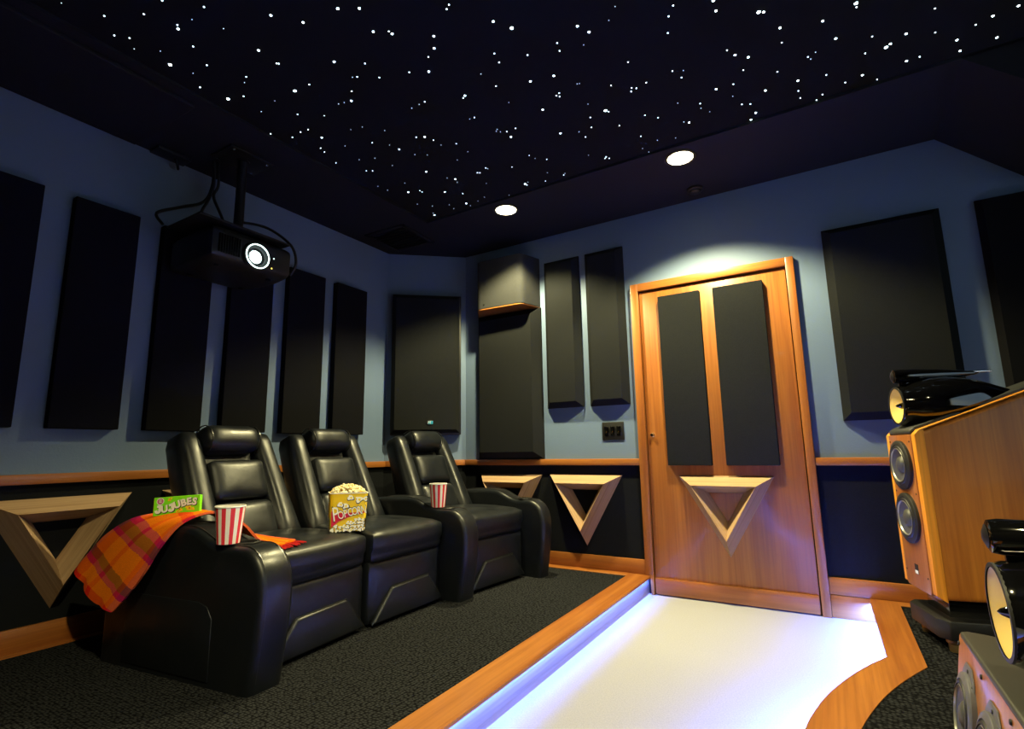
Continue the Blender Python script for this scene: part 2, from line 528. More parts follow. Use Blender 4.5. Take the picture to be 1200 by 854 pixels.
STARS = {
 's': [(-2.349,0.594),(-2.374,0.85),(-2.294,0.915),(-2.01,0.899),(-1.949,0.991),(-2.313,1.06),(-2.174,1.22),(-2.171,1.374),(-2.302,1.388),(-2.061,1.579),(-1.925,1.557),(-1.723,1.465),(-1.894,1.565),(-1.927,1.558),(-2.061,1.582),(-1.591,1.776),(-1.642,1.778),(-2.038,1.735),(-1.969,1.752),(-1.891,1.839),(-1.965,1.951),(-2.183,1.822),(-1.91,2.101),(-1.851,2.143),(-2.223,1.963),(-2.133,2.001),(-2.103,2.116),(-2.362,1.91),(-1.72,2.108),(-2.36,2.248),(-2.344,2.319),(-2.185,2.313),(-2.312,2.577),(-1.916,2.411),(-1.895,2.49),(-2.13,2.707),(-2.243,2.657),(-2.308,2.746),(-2.14,2.771),(-2.261,2.846),(-2.014,2.8),(-1.928,2.771),(-1.859,2.75),(-1.736,2.281),(-1.632,2.245),(-1.446,2.007),(-1.637,2.46),(-1.744,2.603),(-1.209,1.767),(-1.204,2.005),(-1.372,2.159),(-1.386,2.17),(-1.37,2.187),(-1.336,2.519),(-1.349,2.704),(-1.259,2.772),(-1.508,2.737),(-1.703,2.819),(-0.736,1.861),(-0.859,2.067),(-0.849,2.071),(-0.873,2.231),(-1.006,2.42),(-1.053,2.661),(-0.597,1.796),(-0.552,1.746),(-0.759,2.768),(-0.739,2.823),(-0.663,2.733),(-0.407,2.25),(-0.486,2.47),(-0.394,2.575),(-0.361,2.629),(-0.496,2.644),(-0.57,2.767),(-0.24,2.566),(0.099,2.487),(0.119,2.452),(0.355,1.439),(1.047,2.261),(-0.069,1.523),(-1.207,0.957),(-1.759,0.835),(0.766,1.541),(-1.211,1.229),(-0.385,1.434),(-0.676,1.47),(-0.33,1.656),(0.941,1.755)],
 'm': [(-2.282,0.707),(-2.142,0.785),(-2.361,0.772),(-2.324,0.812),(-2.015,0.792),(-2.087,0.882),(-1.91,0.892),(-2.15,0.976),(-2.21,1.066),(-2.38,1.127),(-2.132,1.202),(-2.268,1.273),(-1.94,1.225),(-1.933,1.231),(-1.932,1.39),(-2.167,1.5),(-2.23,1.612),(-2.282,1.604),(-2.361,1.611),(-2.431,1.527),(-2.316,1.762),(-2.33,1.8),(-2.366,1.912),(-1.1,1.391),(-1.12,1.402),(-1.391,1.361),(-1.345,1.557),(-1.48,1.582),(-1.717,1.355),(-1.609,1.435),(-1.703,1.475),(-1.62,1.533),(-1.8,1.529),(-1.555,1.776),(-2.031,1.883),(-2.281,2.074),(-2.249,2.095),(-1.789,1.977),(-1.727,2.049),(-2.17,2.442),(-2.169,2.463),(-1.954,2.629),(-1.64,2.145),(-1.418,2.009),(-1.376,1.856),(-1.718,2.465),(-1.705,2.474),(-1.643,2.447),(-1.088,1.696),(-1.099,1.752),(-1.194,1.872),(-1.339,2.204),(-1.284,2.205),(-1.502,2.526),(-1.35,2.473),(-1.282,2.566),(-0.969,1.782),(-0.828,1.79),(-0.839,1.836),(-0.96,2.08),(-0.98,2.089),(-0.97,2.104),(-1.406,2.788),(-1.274,2.785),(-1.532,2.766),(-0.905,2.337),(-0.933,2.42),(-0.995,2.483),(-1.138,2.841),(-0.982,2.747),(-0.97,2.735),(-0.961,2.761),(-0.726,2.165),(-0.806,2.345),(-0.8,2.488),(-0.607,2.062),(-0.648,2.236),(-0.658,2.259),(-0.629,2.25),(-0.577,2.237),(-0.656,2.475),(-0.603,2.533),(-0.731,2.645),(-0.356,1.864),(-0.385,1.907),(-0.41,1.991),(-0.451,2.227),(-0.425,2.293),(-0.39,2.536),(-0.214,2.228),(-0.17,2.398),(-0.224,2.474),(-0.21,2.657),(-0.173,2.678),(-0.036,2.496),(-0.005,2.309),(0.041,2.699),(0.047,2.764),(0.089,2.466),(0.116,2.827),(0.142,2.794),(0.159,2.644),(0.237,2.754),(0.271,2.84),(0.308,2.58),(0.328,2.48),(0.264,2.264),(0.367,2.812),(0.52,2.738),(0.534,2.442),(0.556,2.598),(0.694,2.638),(1.294,2.507),(-0.947,0.55),(-1.051,1.204),(1.132,2.683),(0.607,1.942),(0.39,1.291),(0.196,1.231),(1.317,2.708),(0.499,2.089),(-1.161,1.129),(0.674,1.989),(0.873,2.083),(-0.4,0.882),(0.539,1.836),(0.305,1.36),(-0.864,1.141),(-0.323,1.193),(-0.271,1.738),(-0.766,1.021),(-1.441,0.545),(-0.541,1.159),(-0.284,1.06),(-1.379,0.856),(-0.398,1.568),(0.832,2.435),(0.748,2.098)],
 'L': [(-2.106,0.894),(-1.728,1.054),(-1.65,1.144),(-1.479,1.174),(-1.937,1.137),(-1.717,1.355),(-2.228,1.699),(-1.48,1.173),(-1.407,1.217),(-1.446,1.328),(-1.389,1.378),(-1.25,1.48),(-1.292,1.532),(-1.402,1.627),(-1.855,1.576),(-1.949,2.013),(-1.748,2),(-1.979,2.283),(-2.249,2.416),(-2.042,2.546),(-1.881,2.452),(-2.321,2.775),(-2.019,2.757),(-1.359,1.847),(-0.998,1.55),(-1.345,2.258),(-1.039,1.933),(-0.929,1.96),(-1.087,2.147),(-1.098,2.378),(-1.536,2.748),(-0.718,1.755),(-0.689,1.809),(-0.217,1.926),(-0.217,1.982),(-0.473,2.665),(-0.055,2.091),(-0.188,2.277),(-0.14,2.323),(-0.301,2.467),(-0.158,2.771),(-0.187,2.819),(-0.097,2.608),(-0.005,2.216),(0.043,2.616),(0.148,2.271),(0.195,2.41),(0.305,2.739),(0.399,2.573),(0.451,2.541),(0.472,2.739),(0.644,2.703),(0.669,2.792),(0.744,2.618),(0.789,2.778),(0.819,2.607),(-0.626,1.067),(0.566,1.342),(0.685,1.563),(0.56,2.282),(-0.826,1.308),(-0.341,1.281),(-1.885,0.507)],
 'X': [(-2.345,0.978),(-2.35,1.244),(-2.027,1.382),(-0.952,1.619),(-0.817,2.329),(-0.072,2.081),(0.262,2.242),(0.385,2.588)],
}

star_mesh = {}
for k, r in dict(s=.0020, m=.0031, L=.0048, X=.0068).items():
    b0 = lathe([(0, -.0025), (r * .7, -.0018), (r, 0), (0, .0)], 8)
    star_mesh[k] = b0
random.seed(4)
for k, pts in STARS.items():
    me = bpy.data.meshes.new('star_light')
    star_mesh[k].to_mesh(me)
    star_mesh[k].free()
    me.materials.append(M['star_glow_' + k])
    for x, y in pts:
        o = bpy.data.objects.new('star_light', me)
        COL.objects.link(o)
        o.location = (x, y, 2.668)
        o.parent = star_panel

# floors
struct('floor', box(-1.12, .60, YB, YD, -.1, 0), 'white_floor')
fl = struct('floor_seating_platform', box(XL, -1.225, YB, YD, -.1, PZ - .003), 'carpet')
bm = prism([(-1.236, PZ - .02), (-1.110, PZ - .02), (-1.110, PZ - .010), (-1.0975, PZ - .010), (-1.0975, PZ - .0165), (-1.094, PZ - .0165), (-1.094, PZ - .004), (-1.098, PZ), (-1.236, PZ)], 'y', YB, YD)
struct('trim_platform_nosing', bm, 'cherry_y')
struct('trim_platform_riser', box(-1.225, -1.112, YB, YD, 0, PZ - .02), 'riser')
struct('trim_platform_border_back', box(CX - .1, -1.236, 3.462, YD, PZ - .01, PZ + .002, .001, 1), 'cherry_x')
struct('trim_platform_border_left', box(XL, -3.058, YB, CY, PZ - .01, PZ + .002, .001, 1), 'cherry_y')

# stage on the right: a straight return by the door wall, then a bow towards the seats
half = [(.104, 3.56), (.112, 2.64), (.030, 2.478), (-.042, 2.299), (-.093, 2.142), (-.127, 1.993), (-.145, 1.875), (-.155, 1.70), (-.158, 1.55)]
inner_edge = half[:2] + [(p.x, p.y) for p in catmull([(x, y, 0) for x, y in half[1:]], 4)][1:]
mirror = [(x, 3.10 - y) for x, y in inner_edge[:-1]][::-1]
inner_edge = inner_edge + mirror[:-1] + [(.104, YB)]
ohalf = [(.232, 3.56), (.232, 2.59), (.153, 2.427), (.084, 2.258), (.033, 2.098), (-.003, 1.954), (-.018, 1.84), (-.026, 1.69), (-.028, 1.55)]
outer_edge = ohalf[:2] + [(p.x, p.y) for p in catmull([(x, y, 0) for x, y in ohalf[1:]], 4)][1:]
outer_edge = outer_edge + [(x, 3.10 - y) for x, y in outer_edge[:-1]][::-1][:-1] + [(.232, YB)]
bm = bmesh.new()
fill = [bm.verts.new((x, y, SZ - .003)) for x, y in outer_edge] + [bm.verts.new((XR, YB, SZ - .003)), bm.verts.new((XR, 3.462, SZ - .003))]
bm.faces.new(fill)
bmesh.ops.recalc_face_normals(bm, faces=bm.faces)
r_ = bmesh.ops.extrude_face_region(bm, geom=list(bm.faces))
bmesh.ops.translate(bm, vec=(0, 0, -.12), verts=[g for g in r_['geom'] if isinstance(g, bmesh.types.BMVert)])
bmesh.ops.recalc_face_normals(bm, faces=bm.faces)
struct('floor_stage', bm, 'carpet')
def strip(edge_a, edge_b, z0, z1):
    b_ = bmesh.new()
    rows = []
    for (ax, ay), (bx, by) in zip(edge_a, edge_b):
        rows.append([b_.verts.new(p) for p in ((ax, ay, z1), (bx, by, z1), (bx, by, z0), (ax, ay, z0))])
    for A, B in zip(rows, rows[1:]):
        for k in range(4):
            b_.faces.new((A[k], A[(k + 1) % 4], B[(k + 1) % 4], B[k]))
    b_.faces.new(rows[0]); b_.faces.new(rows[-1][::-1])
    bmesh.ops.recalc_face_normals(b_, faces=b_.faces)
    return b_
stage_nose = struct('trim_stage_nosing', strip(inner_edge, outer_edge, SZ - .022, SZ), 'cherry_y')
struct('trim_stage_border', box(.232, XR, 3.462, YD, SZ - .01, SZ, .001, 1), 'cherry_x')
setback = [(x + .022, y) for x, y in inner_edge]
setback2 = [(x + .05, y) for x, y in inner_edge]
struct('trim_stage_riser', strip(setback, setback2, 0, SZ - .022), 'cherry_y')

# LED strips tucked under the two nosings
def led_faces(b1):
    b1.normal_update()
    for f in b1.faces: f.material_index = 1 if f.normal.z < -.9 else 0     # diodes look down
    return b1
led = thing('led_strip', 'violet blue LED strip hidden under the wooden nosing of the stage', 'light strip', (0, 0, 0), group=None)
a_ = [(x + .010, y) for x, y in inner_edge[:-1]]
b_ = [(x + .018, y) for x, y in inner_edge[:-1]]
a_[0] = (a_[0][0], 3.53); b_[0] = (b_[0][0], 3.53)
obj('diodes', led_faces(strip(a_, b_, SZ - .0275, SZ - .0235)), ['satin_black', 'led_glow'], led, False)
led = thing('led_strip', 'violet blue LED strip hidden under the long seating platform nosing', 'light strip')
obj('diodes', led_faces(box(-1.1030, -1.0980, YB + .02, 3.53, PZ - .0135, PZ - .0105)), ['satin_black', 'led_glow_dimmed'], led, False)

# baseboards and chair rails
def board(name, x0, x1, y0, y1, z0, z1, axis, lip='y-'):
    b1 = add_box(bmesh.new(), x0, x1, y0, y1, z0, z1)
    bevel_all(b1, .004, 2)
    return struct(name, b1, 'cherry_' + axis, smooth=True)
board('baseboard_left', XL, XL + .020, YB, CY, PZ, .218, 'y')
board('baseboard_door_side', CX, -1.124, YD - .020, YD, PZ, .212, 'x')
board('baseboard_stage_side', -.080, XR, YD - .020, YD, SZ, .214, 'x')
board('baseboard_aisle', -.080, .125, YD - .018, YD, 0, SZ - .001, 'x')
b1 = box(0, L, -.020, 0, PZ, .215, .004)
struct('baseboard_corner', xform(b1, T(XL, CY, 0) @ RZ(CA)), 'cherry_x', smooth=True)
board('trim_rail_left', XL, XL + .030, YB, CY + .01, RAIL0, RAIL1, 'y')
board('trim_rail_door_side', CX, -1.124, YD - .030, YD, RAIL0, RAIL1, 'x')
board('trim_rail_stage_side', -.078, XR, YD - .030, YD, RAIL0, RAIL1, 'x')
b1 = box(0, L, -.030, 0, RAIL0, RAIL1, .004)
struct('trim_rail_corner', xform(b1, T(XL, CY, 0) @ RZ(CA)), 'cherry_x', smooth=True)

# ------------------------------------------------------------------ door
door = thing('door_1', 'cherry wood door with wooden casing and kick board', None, (0, 0, 0), kind='structure')
obj('door_slab', box(D0 + .002, D1 - .002, YD - .012, YD + .03, .006, DZ - .002, .002), 'cherry_z', door)
obj('kick_board', box(D0 + .004, D1 - .004, YD - .030, YD - .012, .008, .108, .004), 'cherry_x', door)
bm = box(-1.124, D0 - .004, YD - .034, YD + .03, PZ + .002, 2.112, .004)
merge(bm, box(-1.092, D0 - .004, YD - .034, YD + .03, 0, PZ + .01, .002))
obj('casing_side', bm, 'cherry_z', door)
obj('casing_side', box(D1 + .004, -.080, YD - .034, YD + .03, 0, 2.112, .004), 'cherry_z', door)
obj('casing_head', box(D0 - .004, D1 + .004, YD - .034, YD + .03, DZ + .005, 2.112, .004), 'cherry_x', door)
k = lathe([(0, -.022), (.010, -.021), (.0125, -.014), (.008, -.006), (.014, 0), (0, 0)], 16, 'y')
obj('door_knob', xform(k, T(-1.028, YD - .012, 1.035)), 'chrome', door)

# ------------------------------------------------------------------ acoustic panels
def panel_bm(w, h, t, bev, lip=.012, soft=.004):
    """back face on y=0, front towards -y; bev = width of the sloping margin"""
    bm = bmesh.new()
    if bev <= 0:
        return bevel_all(add_box(bm, -w / 2, w / 2, -t, 0, -h / 2, h / 2), soft, 2)
    R_ = []
    for y, i in ((0, 0), (-lip, 0), (-t, bev)):
        R_.append([bm.verts.new(p) for p in ((-w / 2 + i, y, -h / 2 + i), (w / 2 - i, y, -h / 2 + i), (w / 2 - i, y, h / 2 - i), (-w / 2 + i, y, h / 2 - i))])
    for A, B in zip(R_, R_[1:]):
        for k in range(4):
            bm.faces.new((A[k], A[(k + 1) % 4], B[(k + 1) % 4], B[k]))
    bm.faces.new(R_[0][::-1]); bm.faces.new(R_[2])
    bmesh.ops.recalc_face_normals(bm, faces=bm.faces)
    return bm
def panel(label, loc, rot, w, h, t, bev, mat='panel_cloth', group=None):
    o = obj('acoustic_panel', panel_bm(w, h, t, bev), mat, None, True, 20)
    o.location = Vector(loc) + RZ(rot) @ Vector((0, -.001, 0))
    o.rotation_euler = (0, 0, rot)
    return tag(o, label, 'acoustic panel', group)
GL = 'black fabric panels along the left wall'
LP = [(.52, .813, 'black fabric wall panel cut off by the left edge of the view'),
      (.935, 1.218, 'black fabric wall panel second from the left, its whole outline on bare wall'),
      (1.338, 1.620, 'black fabric wall panel behind the projector and left of its lens'),
      (1.738, 2.022, 'black fabric wall panel directly below the projector lens'),
      (2.137, 2.437, 'black fabric wall panel just right of the projector, above the middle recliner'),
      (2.545, 2.843, 'black fabric wall panel nearest the room corner on the left wall')]
for y0, y1, lab in LP:
    panel(lab, (XL, (y0 + y1) / 2, 1.657), PI / 2, y1 - y0, 1.145, .05, 0, 'dark_panel_cloth', GL)
GD = 'charcoal fabric panels with sloping edges'
panel('tall wide charcoal panel below the wedge shaped wall speaker', (-2.168, YD, 1.475), 0, .602, 1.19, .085, .055, group=GD)
panel('narrow charcoal panel beside the wedge shaped wall speaker', (-1.675, YD, 1.843), 0, .300, 1.170, .062, .042, group=GD)
panel('narrow charcoal panel above the triple light switch, beside the door', (-1.322, YD, 1.842), 0, .300, 1.172, .062, .042, group=GD)
panel('broad dark panel between the door and the large floor speaker', (.366, YD, 1.662), 0, .566, 1.155, .062, .042, group=GD)
panel('black panel at the right edge of the view above the large floor speaker', (1.12, YD, 1.662), 0, .64, 1.155, .062, .02, 'dark_panel_cloth', GD)
GS = 'flat charcoal panels on the door'
panel('flat charcoal panel on the latch side of the wooden door', (-.787, YD - .012, 1.410), 0, .278, 1.155, .040, 0, 'panel_cloth', GS)
panel('flat charcoal panel on the hinge side of the wooden door', (-.413, YD - .012, 1.410), 0, .300, 1.155, .040, 0, 'panel_cloth', GS)

# ------------------------------------------------------------------ wooden triangle frames
def triangle_frame(label, loc, rot, group):
    t = thing('triangle_frame', label, 'wall decoration', loc, (0, 0, rot), group)
    hw, hh = .285, .495
    V = [Vector((-hw, 0)), Vector((hw, 0)), Vector((0, -hh))]
    def inset(d):
        out = []
        for i in range(3):
            p, q, s = V[i - 1], V[i], V[(i + 1) % 3]
            e1, e2 = (q - p).normalized(), (s - q).normalized()
            n1, n2 = Vector((e1.y, -e1.x)), Vector((e2.y, -e2.x))   # clockwise outline: inward normals
            bis = (n1 + n2).normalized()
            out.append(q + bis * (d / bis.dot(n1)))
        return out
    O, Rg, I = V, inset(.056), inset(.106)
    for i in range(3):
        j = (i + 1) % 3
        mid = (V[i] + V[j]) / 2
        ang = math.atan2(V[j].y - V[i].y, V[j].x - V[i].x)
        inv = (T(mid.x, 0, mid.y) @ RY(-ang)).inverted()
        bm = bmesh.new()
        P = []
        for A, y in ((O, 0), (Rg, -.118), (I, 0)):
            P.append([bm.verts.new(inv @ Vector((A[q].x, y, A[q].y))) for q in (i, j)])
        bm.faces.new((P[0][0], P[0][1], P[1][1], P[1][0]))
        bm.faces.new((P[1][0], P[1][1], P[2][1], P[2][0]))
        bm.faces.new((P[2][0], P[2][1], P[0][1], P[0][0]))
        bm.faces.new((P[0][0], P[1][0], P[2][0]))
        bm.faces.new((P[0][1], P[2][1], P[1][1]))
        bmesh.ops.recalc_face_normals(bm, faces=bm.faces)
        o = obj('bar', bm, 'maple_x', t, False)
        o.matrix_local = T(mid.x, 0, mid.y) @ RY(-ang)
    return t
GT = 'pale wood triangle frames below the chair rail'
triangle_frame('pale wood triangle frame on the left wall beside the plaid blanket', (XL, 1.043, .766), PI / 2, GT)
triangle_frame('pale wood triangle frame behind the first recliner, only a tip showing', (XL, 1.757, .766), PI / 2, GT)
triangle_frame('pale wood triangle frame half hidden behind the last armrest', (-2.177, YD, .762), 0, GT)
triangle_frame('pale wood triangle frame fully visible between last armrest and door', (-1.546, YD, .764), 0, GT)
triangle_frame('pale wood triangle frame mounted on the wooden door', (-.587, YD - .012, .767), 0, GT)

# ------------------------------------------------------------------ wall speakers and fittings
ws = thing('wall_speaker', 'black upright box speaker with oval badge on the angled corner wall', 'speaker', ((XL + CX) / 2, (CY + YD) / 2, 1.675), (0, 0, CA))
obj('cabinet', box(-.288, .288, -.085, 0, -.592, .592, .006), 'satin_black', ws)
bm = panel_bm(.556, 1.16, .030, .028, .004)
obj('grille', xform(bm, T(-.004, -.0845, .002)), 'panel_cloth', ws, True, 20)
bd = xform(lathe([(0, -.004), (.026, -.004), (.030, -.002), (.030, 0), (0, 0)], 28, 'y'), Matrix.Diagonal((1, 1, .72, 1)))
badge = obj('badge', xform(bd, T(.03, -.1146, -.494)), 'print_black', ws)
bm = box(-.016, .022, -.0010, 0, -.013, .013, .004)
obj('badge_field', xform(bm, T(.034, -.1188, -.494)), 'badge_blue', badge)
tb = xform(text_bm('M', .034, .0006, 1, .2), T(.024, -.1203, -.494) @ RX(PI / 2))
obj('badge_letter', tb, 'badge_white', badge, False)

sp = thing('surround_speaker', 'grey cloth wedge shaped speaker high on the wall by the corner', 'speaker', (-2.178, YD, 2.276))
def wedge(z0, z1, g=0.0):
    c = Vector((.255, -.200))
    pts = [(-.304, 0), (-.180, -.182), (-.168, -.200), (-.150, -.212), (-.125, -.217)]
    pts += [(.195, -.206), (.222, -.203), (.242, -.193), (.255, -.176), (.262, -.150), (.304, 0)]
    return prism([(x * (1 - g), y * (1 - g)) for x, y in pts], 'z', z0, z1)
obj('grille', wedge(-.196, .205), 'speaker_cloth', sp, True, 30)
obj('bottom_board', wedge(-.206, -.1965, .012), 'cherry_x', sp, False)
obj('sensor', xform(lathe([(0, -.004), (.006, -.004), (.006, .004), (0, .004)], 12, 'y'), T(-.095, -.2165, -.165)), 'print_black', sp)

sw = thing('light_switch', 'black triple rocker light switch plate left of the door', 'light switch', (-1.312, YD, 1.072))
obj('plate', box(-.082, .082, -.008, 0, -.064, .064, .004), 'satin_black', sw)
for dx in (-.046, 0, .046):
    r_ = obj('rocker', xform(box(-.0165, .0165, -.006, 0, -.034, .034, .003), RX(.09)), 'black_gloss', sw)
    r_.location = (dx, -.009, 0)

def downlight(label, x, y, watts, z=ZC):
    d = thing('downlight', label, 'light fixture', (x, y, z), group='round recessed ceiling downlights')
    obj('trim_ring', lathe([(.074, .004), (.074, -.003), (.080, -.006), (.090, -.004), (.093, 0), (.093, .004)], 40), 'satin_black', d)
    obj('lamp_lens', lathe([(0, -.006), (.05, -.006), (.073, -.003), (.073, .003), (0, .003)], 40), 'lamp_glow', d)
    ld = bpy.data.lights.new('downlight_bulb', 'SPOT')
    ld.energy = watts
    ld.color = DOWNLIGHT_COL
    ld.spot_size = math.radians(124)
    ld.spot_blend = .4
    ld.shadow_soft_size = .045
    lo = bpy.data.objects.new('downlight_bulb', ld)
    COL.objects.link(lo)
    lo.parent = d
    lo.location = (0, 0, -.012)
downlight('glowing ceiling downlight above the narrow wall panels, farther from the door', -1.822, 2.97, DOWNLIGHT_W)
downlight('glowing ceiling downlight above the wooden door', -.593, 2.964, DOWNLIGHT_W)
downlight('ceiling downlight at the camera end of the room over the aisle', -.593, .31, REAR_DOWNLIGHT_W)
downlight('ceiling downlight at the camera end of the room over the stage', .64, .31, REAR_DOWNLIGHT_W)

sd = thing('smoke_detector', 'small round black detector on the soffit above the door', 'detector', (-.60, 3.40, ZC))
obj('base', lathe([(0, 0), (.052, 0), (.052, -.012), (.046, -.016), (0, -.016)], 28), 'satin_black', sd)
obj('sensor_cap', lathe([(0, -.034), (.022, -.033), (.034, -.026), (.036, -.016), (0, -.016)], 28), 'black_plastic', sd)
vt = thing('ceiling_vent', 'dark square air vent with slats in the soffit corner', 'vent', (-2.80, 2.925, ZC), (0, 0, .05))
bm = bmesh.new()
for a in range(4):
    merge(bm, xform(box(-.20, .20, .165, .20, -.010, 0, .003), RZ(a * PI / 2)))
obj('frame', bm, 'ceiling_paint', vt)
for q in range(8):
    s_ = obj('slat', xform(box(-.165, .165, -.017, .017, -.001, .001), RX(.6)), 'satin_black', vt, False)
    s_.location = (0, -.145 + q * .0415, -.006)
hk = thing('cable_outlet', 'tiny black bracket where wall and soffit meet, left of the projector mount', 'bracket', (-3.06, 1.33, ZC))
obj('plate', box(-.05, .05, -.09, .09, -.018, 0, .004), 'satin_black', hk)
obj('hook', tube(catmull([(0, .02, -.015), (.01, .03, -.05), (-.02, .05, -.06), (-.03, .05, -.03)], 5), .008, 8), 'black_metal', hk)

# projection screen on the end wall, lit by the projector
ps = thing('projection_screen', 'wide white projection screen with black border facing the recliners', 'screen', (XR - .004, 1.50, 1.42), (0, 0, -PI / 2))
obj('screen_cloth', box(-1.15, 1.15, -.03, -.02, -.65, .65), 'screen_cloth', ps, False)
bm = bmesh.new()
for x0, x1, z0, z1 in ((-1.23, 1.23, .65, .73), (-1.23, 1.23, -.73, -.65), (-1.23, -1.15, -.65, .65), (1.15, 1.23, -.65, .65)):
    add_box(bm, x0, x1, -.045, 0, z0, z1)
obj('border', bm, 'dark_panel_cloth', ps, False)

# ------------------------------------------------------------------ projector on its ceiling mount
mt = thing('projector_mount', 'black ceiling pole with plates carrying the projector', 'projector mount', (-2.77, 1.58, ZC))
obj('ceiling_plate', box(-.10, .10, -.13, .13, -.012, 0, .003), 'black_metal', mt)
obj('pole', lathe([(0, -.49), (.026, -.49), (.026, -.02), (.036, -.02), (.036, -.008), (0, -.008)], 20), 'black_metal', mt)
obj('tray', box(-.14, .18, -.30, .215, -.502, -.490, .003), 'black_metal', mt)
bm = box(-.12, -.06, -.22, .02, -.492, -.465, .003)
obj('rail', bm, 'black_metal', mt)
obj('rail', box(.03, .07, -.22, .19, -.492, -.472, .003), 'black_metal', mt)
for sx, sy in ((-.08, -.10), (.08, -.10), (-.08, .10), (.08, .10)):
    obj('bolt', xform(lathe([(0, -.005), (.007, -.004), (.008, 0), (0, 0)], 10), T(sx, sy, -.012)), 'chrome', mt)

pj = thing('projector', 'black projector with glowing lens hanging from the ceiling pole', 'projector', (-2.825, 1.580, 2.036))
def pjw(c):
    c = c.copy()
    u = c.x / .24
    c.y *= 1 - .10 * max(0, -u) ** 2                     # sides draw in towards the back
    if c.z < -.02: c.z += .03 * max(0, abs(u) - .45)     # belly curves up front and back
    return c
obj('housing', warp(rbox(.47, .47, .19, .035, 8), pjw), 'satin_black', pj)
# lens barrel on the front (+x)
obj('lens_ring', xform(lathe([(.050, 0), (.076, .0), (.078, .010), (.072, .018), (.054, .016), (.050, .008)], 40, 'x'), T(.233, .005, -.02)), 'satin_black', pj)
obj('lens_barrel', xform(lathe([(.068, .0), (.068, .022), (.060, .022), (.052, .006), (.034, .001), (0, .0)], 36, 'x'), T(.235, .005, -.02)), 'rubber', pj)
obj('lens', xform(lathe([(0, .014), (.020, .012), (.031, .007), (.036, 0), (0, 0)], 32, 'x'), T(.236, .005, -.02)), 'lens_glow', pj)
obj('lens_halo', xform(lathe([(.0635, .0260), (.068, .0250), (.068, .022), (.0635, .022)], 40, 'x'), T(.236, .005, -.02)), 'lens_glow', pj)
for q in range(9):
    f_ = obj('vent_fin', box(0, .006, -.004, .004, -.050, .050), 'black_gloss', pj, False)
    f_.location = (.233, -.195 + q * .0135, 0)
for yy, zz, mm in ((.115, .005, 'pilot_white'), (.105, -.055, 'pilot_yellow')):
    obj('indicator', xform(lathe([(0, .003), (.003, .002), (.004, 0), (0, 0)], 10, 'x'), T(.2355, yy, zz)), mm, pj)
for sx, sy in ((-.13, -.15), (-.13, .15), (.14, -.15), (.14, .15)):
    obj('foot', xform(lathe([(0, 0), (.014, 0), (.017, -.010), (0, -.012)], 14), T(sx, sy, -.090)), 'rubber', pj)
    obj('bracket_leg', box(sx - .008, sx + .008, sy * .8 - .008, sy * .8 + .008, .088, .116), 'black_metal', pj, False)
pl = bpy.data.lights.new('projector_beam', 'SPOT')
pl.energy = PROJECTOR_W
pl.color = PROJECTOR_COL
pl.spot_size = math.radians(30)
pl.spot_blend = .15
pl.shadow_soft_size = .02
po = bpy.data.objects.new('projector_beam', pl)
COL.objects.link(po)
po.parent = pj
po.location = (.29, .005, -.02)
po.rotation_euler = Vector((-1, 0, .135)).to_track_quat('Z', 'Y').to_euler()
CB = [('thin black cable looping from the pole over the projector front', [(-2.765, 1.60, 2.27), (-2.70, 1.72, 2.26), (-2.62, 1.82, 2.17), (-2.60, 1.845, 2.06), (-2.63, 1.83, 1.99)]),
      ('black cable dropping from the soffit to the left end of the projector tray', [(-2.93, 1.50, ZC - .01), (-2.925, 1.50, 2.50), (-2.93, 1.46, 2.38), (-2.94, 1.34, 2.30), (-2.95, 1.24, 2.23), (-2.92, 1.26, 2.166)]),
      ('black cable hanging nearest the mount pole behind the projector', [(-2.905, 1.515, ZC - .01), (-2.90, 1.52, 2.50), (-2.90, 1.50, 2.42), (-2.87, 1.54, 2.30), (-2.83, 1.57, 2.17)]),
      ('middle black cable of the bundle behind the projector', [(-2.915, 1.49, ZC - .01), (-2.91, 1.50, 2.50), (-2.915, 1.48, 2.40), (-2.90, 1.44, 2.30), (-2.86, 1.42, 2.17)])]
for lab, pts in CB:
    tag(obj('cable', tube(catmull(pts, 6), .008, 8), 'rubber'), lab, 'cable', 'black projector cables')

